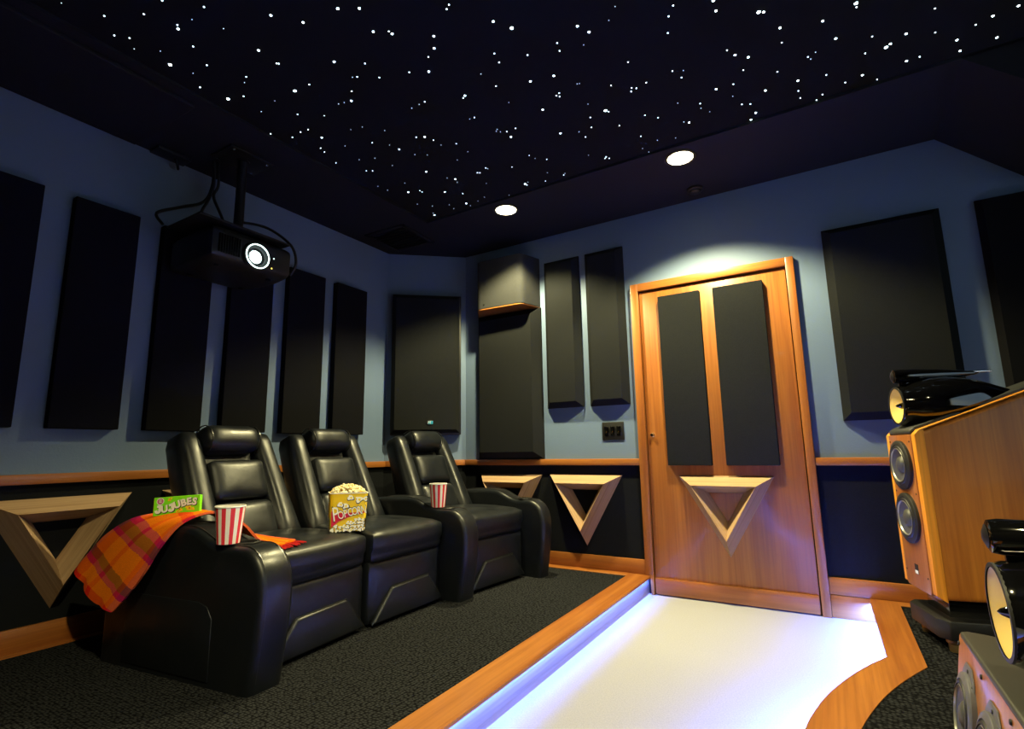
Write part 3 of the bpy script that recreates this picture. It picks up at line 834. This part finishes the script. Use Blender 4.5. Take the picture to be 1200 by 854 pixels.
# ------------------------------------------------------------------ black leather recliners
SW = .56                              # seat width
TILT = math.radians(21)
def recliner(label, loc, yaw, arm=None):
    """origin on the platform, middle of the footrest; +x faces the screen.  arm = (v0, v1, splay of inner side, splay of outer side)"""
    t = thing('recliner', label, 'recliner', loc, (0, 0, yaw), 'black leather recliners in a row')
    h = SW / 2 - .003
    obj('base', box(-.74, -.05, -h + .01, h - .01, .012, .30, .01), 'leather', t)
    bm = rbox(.10, 2 * h, .300, .028, 7, (.012, 0, 0))
    fr = obj('footrest', xform(bm, T(-.050, 0, .1575)), 'leather', t)
    pts = [(-h + .012, .018), (h - .012, .018), (h - .135, .172), (-h + .14, .165)]
    bm = prism(pts, 'x', -.01, .026, .012, 3)
    obj('footrest_pad', bm, 'leather', fr)
    obj('seam', tube([(-.002 + .018, y, z) for y, z in pts[:1] + pts[3:] + pts[2:3] + pts[1:2]], .004, 6), 'piping', fr)
    def cush(c):
        c = c.copy()
        c.z += .02 * math.sin((c.x + .3) * 5) * (c.z > 0) * .4
        if c.z < 0: c.x -= .012 * (c.x > .1)
        return c
    bm = warp(rbox(.595, 2 * h, .158, .036, 9, (.010, 0, .014)), cush)
    obj('seat_cushion', xform(bm, T(-.275, 0, .366)), 'leather', t)
    # backrest, built upright and then tipped back
    B = T(-.475, 0, .40) @ RY(-TILT)
    bk = obj('backrest', xform(warp(rbox(.12, 2 * h - .03, .62, .045, 7), lambda c: Vector((c.x, c.y * (.98 - .16 * (c.z + .3)), c.z))), B @ T(-.115, 0, .285)), 'leather', t)
    for s in (-1, 1):
        def wing(c, s=s):
            f = (c.z + .32) / .64                        # 0 foot, 1 head
            x = c.x + .075 * (1 - f) ** 1.4 - .012
            y = c.y * (1 + .25 * (1 - f)) + s * (.198 + .018 * (1 - f))
            return Vector((x, y, c.z))
        bm = warp(rbox(.155, .116, .63, .046, 8, (.012, .006, 0)), wing)
        obj('wing', xform(bm, B @ T(-.068, 0, .287)), 'leather', t)
        bm = tube([B @ Vector((-.068 + .055 + .075 * (1 - f) ** 1.4, s * (.205 + .018 * (1 - f)) - s * .044, f * .57 - .01)) for f in (0, .2, .4, .6, .8, .96)], .0035, 6)
        obj('seam', bm, 'piping', bk)
    bm = warp(rbox(.11, .325, .235, .045, 7, (.012, 0, 0)), lambda c: Vector((c.x, c.y * (1.0 + .32 * (.12 - c.z)), c.z)))
    obj('lower_pad', xform(bm, B @ T(-.022, 0, .105)), 'leather', bk)
    obj('lumbar_pad', xform(rbox(.10, .300, .205, .030, 7, (.012, 0, 0)), B @ T(-.022, 0, .332)), 'leather', bk)
    hr = obj('headrest', xform(rbox(.145, .315, .145, .062, 8), B @ T(-.022, 0, .552)), 'leather', bk)
    for s in (-1, 1):
        ring = [B @ Vector((-.022 + .0735 * math.cos(a), s * .132, .552 + .0735 * math.sin(a))) for a in [i * PI / 8 - .5 * PI for i in range(0, 13)]]
        obj('seam', tube(ring, .003, 6), 'piping', hr)
    if arm:
        v0, v1, s0, s1 = arm
        out = 1 if abs(v1) > abs(v0) and v1 > 0 else -1
        prof = catmull([(p[0], 0, p[1]) for p in ((-.76, .505), (-.55, .548), (-.36, .556), (-.27, .556), (-.205, .545), (-.125, .512), (-.065, .496), (.02, .497), (.075, .492), (.125, .462), (.158, .405), (.168, .33), (.158, .20), (.128, .0))], 4)
        prof = [(p.x, p.z) for p in prof] + [(-.76, 0)]
        bm = prism(prof, 'y', v0, v1)
        lo = [e for e in bm.edges if len(e.link_faces) == 2 and any(len(f.verts) > 8 for f in e.link_faces) and min(v.co.z for v in e.verts) > -1 and not (abs(e.verts[0].co.z) < 1e-4 and abs(e.verts[1].co.z) < 1e-4)]
        bmesh.ops.bevel(bm, geom=lo, offset=.028, segments=4, profile=.5, affect='EDGES', clamp_overlap=True)
        mid = (v0 + v1) / 2
        def splay(c):
            c = c.copy()
            k = max(0, .12 - c.x) / .88
            c.y += (s0 if c.y < mid else s1) * k
            return c
        # lengthwise cuts so the splay stays straight are not needed: it is linear in x
        ar = obj('armrest', warp(bm, splay), 'leather', t, True, 50)
        for vv in (v0 + .026, v1 - .026):
            pp = [splay(Vector((x - .004 * (x > .1), vv, z - .0005))) for x, z in prof[2:-2]]
            obj('seam', tube(pp, .004, 6), 'piping', ar)
        # access panel low on the outer side
        vo = v1 if out > 0 else v0
        pn = prism([(-.60, .02), (-.08, .02), (-.08, .235), (-.11, .275), (-.16, .288), (-.60, .285)], 'y', vo - .004, vo + .004, .003, 2)
        obj('side_panel', warp(pn, splay), 'leather', ar)
        hp = Vector((-.02, mid + (s0 + s1) * .5 * .16, .4985))
        obj('cup_holder', xform(lathe([(.036, -.004), (.036, .004), (.045, .006), (.050, .003), (.050, -.004)], 28), T(*hp)), 'black_metal', ar)
    return t
Y1 = 1.606
r1 = recliner('black recliner nearest the plaid blanket, the first of the row', (-1.970, Y1, PZ - .003), math.radians(4.5), (-.432, -.284, -.035, 0.0))
r2 = recliner('black middle recliner with the popcorn bucket on its seat', (-1.972, 2.168, PZ - .003), 0.0, (.284, .428, 0.0, .05))
r3 = recliner('black recliner nearest the door with the wooden triangles behind its arm', (-1.868, 2.873, PZ - .003), math.radians(-5.9), (.284, .402, 0.0, .02))

# ------------------------------------------------------------------ cups, popcorn, candy, blanket
def cup(label, loc, yaw):
    c = thing('drink_cup', label, 'paper cup', loc, (0, 0, yaw), 'red and white striped paper cups')
    r0, r1_, hh = .040, .0525, .136
    prof = [(r0 * .98, .004), (r0, .0), (r0 + .2 * (r1_ - r0), .2 * hh), (r1_, hh)]
    st = lambda k: 1 if (k // 3) % 2 == 0 else 0
    obj('cup_wall', lathe(prof, 60, 'z', st), ['cup_white', 'cup_red'], c)
    obj('rim', lathe([(r1_ - .001, hh - .003), (r1_ + .0015, hh - .003), (r1_ + .0025, hh), (r1_ + .001, hh + .003), (r1_ - .002, hh + .002)], 60), 'cup_white', c)
    obj('lining', lathe([(r1_ - .0015, hh), (r0 - .001, .006), (0, .006)], 48), 'cup_white', c)
    return c
cup('striped paper cup standing on the first armrest beside the blanket', (-1.995, 1.190, .618), .12)
cup('striped paper cup on the armrest between middle and last recliner', (-2.06, 2.520, .618), .3)

pb = thing('popcorn_bucket', 'yellow popcorn bucket full of popcorn on the middle recliner', 'popcorn bucket', (-2.105, 1.858, .572), (-.02, .015, math.radians(53)))
def sq_ring(hw, rad, z):
    pts = []
    for q in range(4):
        cx, cy = [(1, -1), (1, 1), (-1, 1), (-1, -1)][q]
        for k in range(5):
            a = -PI / 2 + q * PI / 2 + k * PI / 8
            pts.append(((hw - rad) * cx + rad * math.cos(a), (hw - rad) * cy + rad * math.sin(a), z))
    return pts
def sq_tub(rows, cap=True):
    bm = bmesh.new()
    prev = None
    for hw, rad, z in rows:
        ring = [bm.verts.new(p) for p in sq_ring(hw, rad, z)]
        if prev:
            for k in range(len(ring)):
                bm.faces.new((prev[k], prev[(k + 1) % len(ring)], ring[(k + 1) % len(ring)], ring[k]))
        elif cap:
            bm.faces.new(ring[::-1])
        prev = ring
    return bm
H0, H1, HT = .082, .090, .178
obj('tub', sq_tub([(H0, .018, 0), (H1, .020, HT)]), 'bucket_yellow', pb)
obj('rim', sq_tub([(H1 - .002, .020, HT), (H1 + .002, .020, HT), (H1 + .002, .020, HT + .004), (H1 - .003, .018, HT + .004), (H1 - .004, .018, HT - .01)], False), 'print_white', pb)
tiltf = math.atan2(H1 - H0, HT)
def on_face(bm, x, z, roll, side=0, lift=.0006):
    """print laid on the tub's side, centred at x along the face and z up it"""
    hw = H0 + (H1 - H0) * z / HT
    return xform(bm, RZ(side * PI / 2) @ T(x, -hw - lift, z) @ RX(-tiltf) @ RX(PI / 2) @ RZ(roll))
random.seed(11)
def blob(r):
    bm = bmesh.new()
    n = 12
    ph = random.random() * 6
    ring = [bm.verts.new((r * (1 + .28 * math.sin(3 * a + ph) + .12 * math.sin(5 * a + 2 * ph)) * math.cos(a), r * (1 + .28 * math.sin(3 * a + ph)) * math.sin(a), 0)) for a in [2 * PI * k / n for k in range(n)]]
    bm.faces.new(ring)
    return bm
dark, white, yel = bmesh.new(), bmesh.new(), bmesh.new()
spots = [(-.040, .128, .013), (-.016, .121, .014), (.006, .160, .014), (.046, .150, .016), (.076, .152, .011)]
for side in (0, -1, 1):
    todo = list(spots) if side == 0 else [(random.uniform(-.07, .07), random.uniform(.11, .165), .012) for _ in range(5)]
    for gx in range(9):
        for gz in range(4):
            x = -.072 + gx * .018 + random.uniform(-.004, .004)
            z = .008 + gz * .015 + random.uniform(-.003, .003) + .0
            if side == 0 and z > .022 + .30 * (x + .075): continue
            todo.append((x, z, random.uniform(.007, .0095)))
    for x, z, r in todo:
        if abs(x) > .0775: continue
        sd_ = random.getstate()
        merge(dark, on_face(blob(r * 1.22), x + .0012, z - .001, 0, side, .0006))
        random.setstate(sd_)
        merge(white, on_face(blob(r), x, z, 0, side, .0010))
        if random.random() < .6:
            merge(yel, on_face(blob(r * .38), x + r * .2, z - r * .1, 0, side, .0014))
obj('printed_outline', dark, 'print_black', pb, False)['kind'] = 'stuff'
obj('printed_kernels', white, 'print_white', pb, False)['kind'] = 'stuff'
obj('printed_butter', yel, 'print_yellow', pb, False)['kind'] = 'stuff'
bm = bmesh.new()
bp = [(-.078, .022), (-.045, .048), (0, .066), (.04, .077), (.074, .084), (.074, .112), (.03, .100), (-.03, .090), (-.066, .105), (-.080, .095)]
bm.faces.new([bm.verts.new((x, z - .07, 0)) for x, z in bp])
obj('red_banner', on_face(bm, 0, .07, 0, 0, .0016), 'print_red', pb, False)
def lettering(mat_bm, s, x, z, size, roll, lift):
    return merge(mat_bm, on_face(xform(text_bm(s, size, .0003, .9, 0, .0), Matrix.Diagonal((.82, 1.25, 1, 1))), x, z, roll, 0, lift))
for mat, grow, lift, nm in (('print_black', 1.14, .0021, 'lettering_outline'), ('print_white', 1.0, .0030, 'lettering')):
    bm = bmesh.new()
    lettering(bm, 'P', -.060, .080, .076 * grow, .16, lift)
    for i, ch in enumerate('OPCORN'):
        lettering(bm, ch, -.0350 + i * .0212, .0765 + i * .0072 - .0006 * i * i, .044 * grow, .28 - .03 * i, lift)
    obj(nm, bm, mat, pb, False)
bm = bmesh.new()
random.seed(3)
for i in range(210):
    a, q = random.uniform(0, 2 * PI), math.sqrt(random.random())
    x, y = q * .080 * max(-1, min(1, 1.15 * math.cos(a))), q * .080 * max(-1, min(1, 1.15 * math.sin(a)))
    z = HT + .002 + .034 * (1 - q * q) + random.uniform(-.003, .004)
    for j in range(2):
        s_ = bmesh.new()
        bmesh.ops.create_icosphere(s_, subdivisions=1, radius=random.uniform(.0055, .0085))
        merge(bm, xform(s_, T(x + random.uniform(-.006, .006), y + random.uniform(-.006, .006), z + random.uniform(-.003, .004)) @ RZ(random.random() * 3)))
obj('popcorn', bm, 'popcorn', pb)['kind'] = 'stuff'

cb = thing('candy_box', 'bright green candy box standing on the plaid blanket', 'candy box', (-2.400, 1.195, .702), (math.radians(-6), math.radians(-3.0), math.radians(38)))
CW, CH, CT = .184, .077, .022
obj('carton', box(-CW / 2, CW / 2, 0, CT, 0, CH, .0012, 1), 'candy_green', cb)
obj('end_flap', box(-CW / 2 - .0006, -CW / 2, .001, CT - .001, .002, CH - .002), 'candy_side', cb, False)
def letter_j(hgt, grow):
    w = .0040 + grow                                     # half the stroke
    path = [(.006, hgt / 2), (.006, -hgt / 2 + .0085)] + [(-.0015 + .0075 * math.cos(a), -hgt / 2 + .0085 + .0075 * math.sin(a)) for a in [-i * PI / 7 for i in range(1, 8)]]
    bm = bmesh.new()
    prev = None
    for i, (x, y) in enumerate(path):
        a, b = path[max(i - 1, 0)], path[min(i + 1, len(path) - 1)]
        d = Vector((b[0] - a[0], b[1] - a[1])).normalized()
        e = grow if i in (0, len(path) - 1) else 0
        x, y = x - d.x * e * (1 if i == 0 else -1), y - d.y * e * (1 if i == 0 else -1)
        cur = (bm.verts.new((x - d.y * w, y + d.x * w, 0)), bm.verts.new((x + d.y * w, y - d.x * w, 0)))
        if prev: bm.faces.new((prev[0], prev[1], cur[1], cur[0]))
        prev = cur
    add_box(bm, -.004 - grow, .010 + grow, hgt / 2 - .0065 - grow, hgt / 2 + grow, -.0002, .0002)
    return bm
def flat(bm, x, z, roll, lift): return xform(bm, T(x, -lift, z) @ RX(PI / 2) @ RZ(roll))
for mat, off, dx, lift, nm in (('print_black', .0026, .0020, .0009, 'lettering_shadow'), ('print_white', .0019, 0, .0018, 'lettering')):
    bm = bmesh.new()
    xs = [-.071, -.047, -.021, .002, .027, .049, .071]
    zs = [.028, .026, .032, .0405, .047, .0505, .049]
    rl = [.0, .12, .32, .32, .26, .12, -.08]
    for ch, x, z, r_ in zip('JUJUBES', xs, zs, rl):
        gl = letter_j(.0285, off) if ch == 'J' else xform(text_bm(ch, .039, .0004, 1, 0, off), Matrix.Diagonal((.98, 1.02, 1, 1)))
        merge(bm, flat(gl, x + dx, z - dx, r_, lift))
    obj(nm, bm, mat, cb, False)
def disc(r, n=20):
    bm = bmesh.new()
    bm.faces.new([bm.verts.new((r * math.cos(2 * PI * k / n), r * math.sin(2 * PI * k / n), 0)) for k in range(n)])
    return bm
obj('emblem', flat(disc(.0150), -.066, .060, 0, .0007), 'print_white', cb, False)
bm = flat(disc(.0120), -.066, .060, 0, .0010)
obj('emblem_field', bm, 'print_pink', cb, False)
bm = bmesh.new()
for dz in (-.004, .001, .006):
    b0 = disc(.0035, 6); merge(bm, flat(xform(b0, Matrix.Diagonal((2, .4, 1, 1))), -.066, .060 + dz, 0, .0013))
obj('emblem_lines', bm, 'print_white', cb, False)
bm = bmesh.new()
for x, z, r_ in ((-.031, .064, .0065), (-.023, .070, .004), (.016, .019, .0085), (.004, .013, .006), (.052, .024, .011), (.066, .020, .007), (.040, .030, .006)):
    merge(bm, flat(blob(r_), x, z, 0, .0006))
obj('printed_candy', bm, 'print_yellow', cb, False)
bm = bmesh.new()
for x, z, r_ in ((-.029, .066, .0025), (.013, .022, .003), (.007, .014, .0022), (.052, .024, .0032), (.023, .028, .0022)):
    merge(bm, flat(blob(r_), x, z, 0, .0010))
obj('printed_centres', bm, 'print_red', cb, False)

# plaid blanket: a strip of cloth from the hanging end, over the armrest, down on to the seat
P_edge = [(-2.905, 1.060, .465), (-2.80, 1.075, .545), (-2.70, 1.085, .618), (-2.56, 1.115, .684), (-2.46, 1.23, .703), (-2.38, 1.32, .690), (-2.27, 1.385, .612), (-2.14, 1.425, .589), (-2.012, 1.500, .572)]
Q_edge = [(-2.500, 1.050, .330), (-2.430, 1.060, .400), (-2.345, 1.080, .500), (-2.285, 1.100, .600), (-2.235, 1.150, .682), (-2.20, 1.25, .705), (-2.13, 1.325, .655), (-2.06, 1.355, .592), (-1.985, 1.385, .566)]
Pc, Qc = catmull(P_edge, 6), catmull(Q_edge, 6)
bm = bmesh.new()
uvl = bm.loops.layers.uv.new('UVMap')
NX = 22
grid = []
random.seed(8)
for i, (p, q) in enumerate(zip(Pc, Qc)):
    s = i / (len(Pc) - 1)
    row = []
    for j in range(NX + 1):
        t_ = j / NX
        c = p.lerp(q, t_)
        hang = max(0, 1 - s / .40)
        fold = .016 * math.sin(t_ * 9 + s * 3) * hang + .006 * math.sin(t_ * 14 + s * 9)
        c.y -= abs(fold) * hang + .012 * hang * math.sin(PI * t_)
        c.z += .5 * fold * (1 - hang) + .004
        if s < .02: c.z -= .035 * math.sin(PI * t_) * (1 - t_) - .012 * math.sin(t_ * 7)
        row.append((bm.verts.new(c), s, t_))
    grid.append(row)
for A, B in zip(grid, grid[1:]):
    for j in range(NX):
        q4 = (A[j], A[j + 1], B[j + 1], B[j])
        f = bm.faces.new([w[0] for w in q4])
        for lp, w in zip(f.loops, q4):
            lp[uvl].uv = (w[2], w[1])
bmesh.ops.recalc_face_normals(bm, faces=bm.faces)
r_ = bmesh.ops.solidify(bm, geom=list(bm.faces), thickness=-.009)
bl = obj('plaid_blanket', bm, 'plaid', None, True, 80)
tag(bl, 'orange, pink and olive plaid wool blanket draped over the first armrest', 'blanket')
bm = bmesh.new()
for k in range(14):
    f = k / 13
    e0 = Vector(P_edge[-1]).lerp(Vector(Q_edge[-1]), f)
    d_ = Vector((.028 + .014 * random.random(), .012 * random.uniform(-1, 1) + .02, -.002))
    tube(catmull([e0 + Vector((-.012, 0, .004)), e0 + d_ * .5 + Vector((0, 0, .004)), e0 + d_], 2), .0032, 5, bm)
obj('fringe', bm, 'fringe_red', bl)['kind'] = 'stuff'

# ------------------------------------------------------------------ loudspeakers on the stage
def woofer(parent, x, y, z, r, flange=None):
    w = obj('woofer', xform(lathe([(r * .80, .010), (r, .010), (r, -.001), (r * .98, -.003), (r * .83, -.007), (r * .80, -.003)], 44, 'x'), T(x, y, z)), flange or 'rubber', parent)
    obj('rubber_surround', xform(lathe([(r * .81, -.004), (r * .77, -.009), (r * .71, -.010), (r * .68, -.004)], 44, 'x'), T(x, y, z)), 'rubber', w)
    obj('cone_ring', xform(lathe([(r * .70, -.007), (r * .67, -.0095), (r * .64, -.006), (r * .64, .0)], 44, 'x'), T(x, y, z)), 'woofer_ring', w)
    obj('cone', xform(lathe([(r * .65, -.005), (r * .50, .001), (r * .32, .008), (r * .20, .009)], 44, 'x'), T(x, y, z)), 'woofer_cone', w)
    obj('dust_cap', xform(lathe([(r * .36, .007), (r * .32, -.001), (r * .20, -.008), (0, -.011)], 32, 'x'), T(x, y, z)), 'dust_cap', w)
    return w
def head_unit(parent, x, y, z, k=1.0, drop=0.0):
    """teardrop midrange pod with cone and phase plug, and the tweeter tube on top; front faces -x"""
    prof = [(.078, -.030), (.086, -.030), (.091, -.018), (.092, .0), (.106, .03), (.120, .09), (.124, .155), (.118, .22), (.103, .28), (.078, .34), (.054, .40), (.028, .45), (.012, .475), (0, .48)]
    bm = lathe([(r * k, t * k) for r, t in prof], 48, 'x')
    warp(bm, lambda c: Vector((c.x, c.y, c.z + drop * max(0, c.x) ** 1.3)))
    hd = obj('head', xform(bm, T(x, y, z)), 'black_gloss', parent)
    obj('cone_rim', xform(lathe([(.0755 * k, -.026 * k), (.0865 * k, -.0285 * k), (.086 * k, -.033 * k), (.078 * k, -.0335 * k)], 44, 'x'), T(x, y, z)), 'rubber', hd)
    obj('midrange_cone', xform(lathe([(.0785 * k, -.031 * k), (.076 * k, -.030 * k), (.045 * k, -.012 * k), (.018 * k, .004 * k), (0, .006 * k)], 44, 'x'), T(x, y, z)), 'kevlar', hd)
    obj('phase_plug', xform(lathe([(0, -.036 * k), (.006 * k, -.030 * k), (.014 * k, -.012 * k), (.016 * k, .004 * k)], 24, 'x'), T(x, y, z)), 'black_gloss', hd)
    tz = z + .135 * k
    tw = obj('tweeter', xform(lathe([(0, -.034 * k), (.020 * k, -.034 * k), (.030 * k, -.030 * k), (.033 * k, -.015 * k), (.032 * k, .05 * k), (.027 * k, .13 * k), (.018 * k, .21 * k), (.008 * k, .28 * k), (0, .30 * k)], 32, 'x'), T(x, y, tz)), 'black_gloss', parent)
    obj('tweeter_grille', xform(lathe([(0, -.040 * k), (.010 * k, -.039 * k), (.022 * k, -.034 * k), (0, -.033 * k)], 24, 'x'), T(x, y, tz)), 'black_metal', tw)
    obj('tweeter_tail', xform(lathe([(.0045 * k, .20 * k), (.006 * k, .26 * k), (.003 * k, .345 * k), (0, .35 * k)], 14, 'x'), T(x, y, tz + .006)), 'chrome', tw)
    obj('tweeter_foot', xform(box(-.012, .05 * k, -.008, .008, -.03 * k, 0, .003), T(x, y, tz - .025 * k)), 'black_gloss', tw)
    return hd

fs = thing('floor_speaker', 'tall cherry wood floor speaker with two woofers and a black pod on top', 'speaker', (.282, 2.943, SZ - .003), (0, 0, math.radians(14)))
HW = .150
side = [(.012, .195), (.0, .225), (.0, .865), (.010, .880), (.62, 1.115), (.66, 1.09), (.66, .215), (.64, .195)]
bm = prism(side, 'y', -HW, HW)
ed = [e for e in bm.edges if len(e.link_faces) == 2 and any(len(f.verts) > 4 for f in e.link_faces)]
bmesh.ops.bevel(bm, geom=ed, offset=.022, segments=4, profile=.5, affect='EDGES', clamp_overlap=True)
obj('cabinet', bm, 'speaker_wood', fs, True, 45)
# pale solid edges framing the veneered sides
for s in (-1, 1):
    bm = prism([(-.006, .215), (.030, .190), (.030, .8895), (.62, 1.1165), (.62, 1.1205), (.012, .888), (-.006, .868)], 'y', s * HW - .018 - s * .012, s * HW + .018 - s * .012, .010, 3)
    obj('edge_strip', bm, 'speaker_edge', fs, True, 45)
bm = prism([(-.120, .222), (-.108, .205), (.108, .205), (.120, .222), (.120, .868), (-.120, .868)], 'x', -.010, .01, .004, 2)
obj('baffle', bm, 'speaker_front', fs)
bm = prism([(-.008, .872), (-.006, .888), (.012, .9015), (.62, 1.130), (.62, 1.10), (.02, .86)], 'y', -.116, .116, .006, 2)
obj('top_cap', bm, 'grey_leather', fs)
woofer(fs, -.020, 0, .735, .108)
woofer(fs, -.020, 0, .505, .108)
bg = obj('badge', box(-.0118, -.010, -.020, .012, .268, .310, .001, 1), 'print_black', fs)
obj('badge_field', box(-.0124, -.0116, -.018, .010, .270, .284), 'badge_white', bg, False)
for yy in (-.104, .104):
    for zz in (.838, .615, .27):
        obj('screw', xform(lathe([(0, -.0125), (.004, -.0115), (.0045, -.009), (0, -.009)], 10, 'x'), T(0, yy, zz)), 'print_black', fs)
head_unit(fs, .030, 0, 1.000, 1.0, 0.0)
bm = prism([(-.01, -.125), (.02, -.165), (.50, -.165), (.53, -.13), (.53, .13), (.50, .165), (.02, .165), (-.01, .125)], 'z', .050, .125, .006, 2)
obj('plinth', bm, 'satin_black', fs)
obj('plinth_neck', prism([(.05, -.10), (.48, -.10), (.48, .10), (.05, .10)], 'z', .120, .20, .004), 'black_gloss', fs)
for sx in (.045, .47):
    for sy in (-.12, .12):
        obj('foot', xform(lathe([(0, 0), (.020, 0), (.022, .018), (.022, .030), (.028, .034), (.028, .050), (0, .052)], 18), T(sx, sy, 0)), 'brass', fs)

cs = thing('center_speaker', 'low cherry wood center speaker with grey top and black pod, nearest the camera', 'speaker', (.203, 1.43, SZ - .003), (0, 0, 0))
TB = RY(math.radians(8.5))
def tilt(bm): return xform(bm, TB)
bm = box(0, .36, -.49, .49, .045, .330, .012, 3)
obj('cabinet', tilt(bm), 'speaker_front', cs)
bm = prism([(-.002, -.494), (.36, -.494), (.36, .43), (.33, .48), (.28, .494), (.06, .494), (.015, .480), (-.002, .46)], 'z', .318, .334, .006, 3)
obj('top_cap', tilt(bm), 'grey_leather', cs)
for yy in (.345, .115, -.115, -.345):
    ear = prism([(-.075, -.02), (.075, -.02), (.060, .085), (.030, .112), (-.030, .112), (-.060, .085)], 'x', -.004, 0, .002, 2)
    e_ = obj('basket_ear', xform(tilt(xform(ear, T(0, yy, .172))), Matrix()), 'flange_grey', cs)
    for dy, dz in ((-.048, .075), (.048, .075), (0, .098)):
        obj('screw', tilt(xform(lathe([(0, -.0065), (.004, -.006), (.005, -.0035), (0, -.0035)], 10, 'x'), T(0, yy + dy, .172 + dz))), 'print_black', e_)
    w = woofer(cs, -.009, yy, .165, .098, 'flange_grey')
    for o in [w] + list(w.children):
        o.data.transform(TB)
for yy in (.472, .23, 0, -.23, -.472):
    obj('screw', tilt(xform(lathe([(0, -.004), (.005, -.003), (.006, 0), (0, 0)], 10, 'x'), T(-.0005, yy, .300))), 'print_black', cs)
obj('stand', box(.04, .33, -.40, .40, 0, .055, .008), 'satin_black', cs)
head_unit(cs, .085, -.006, .500, 1.06, 0.0)
obj('head_neck', box(.10, .24, -.045, .025, .34, .42, .01), 'black_gloss', cs)
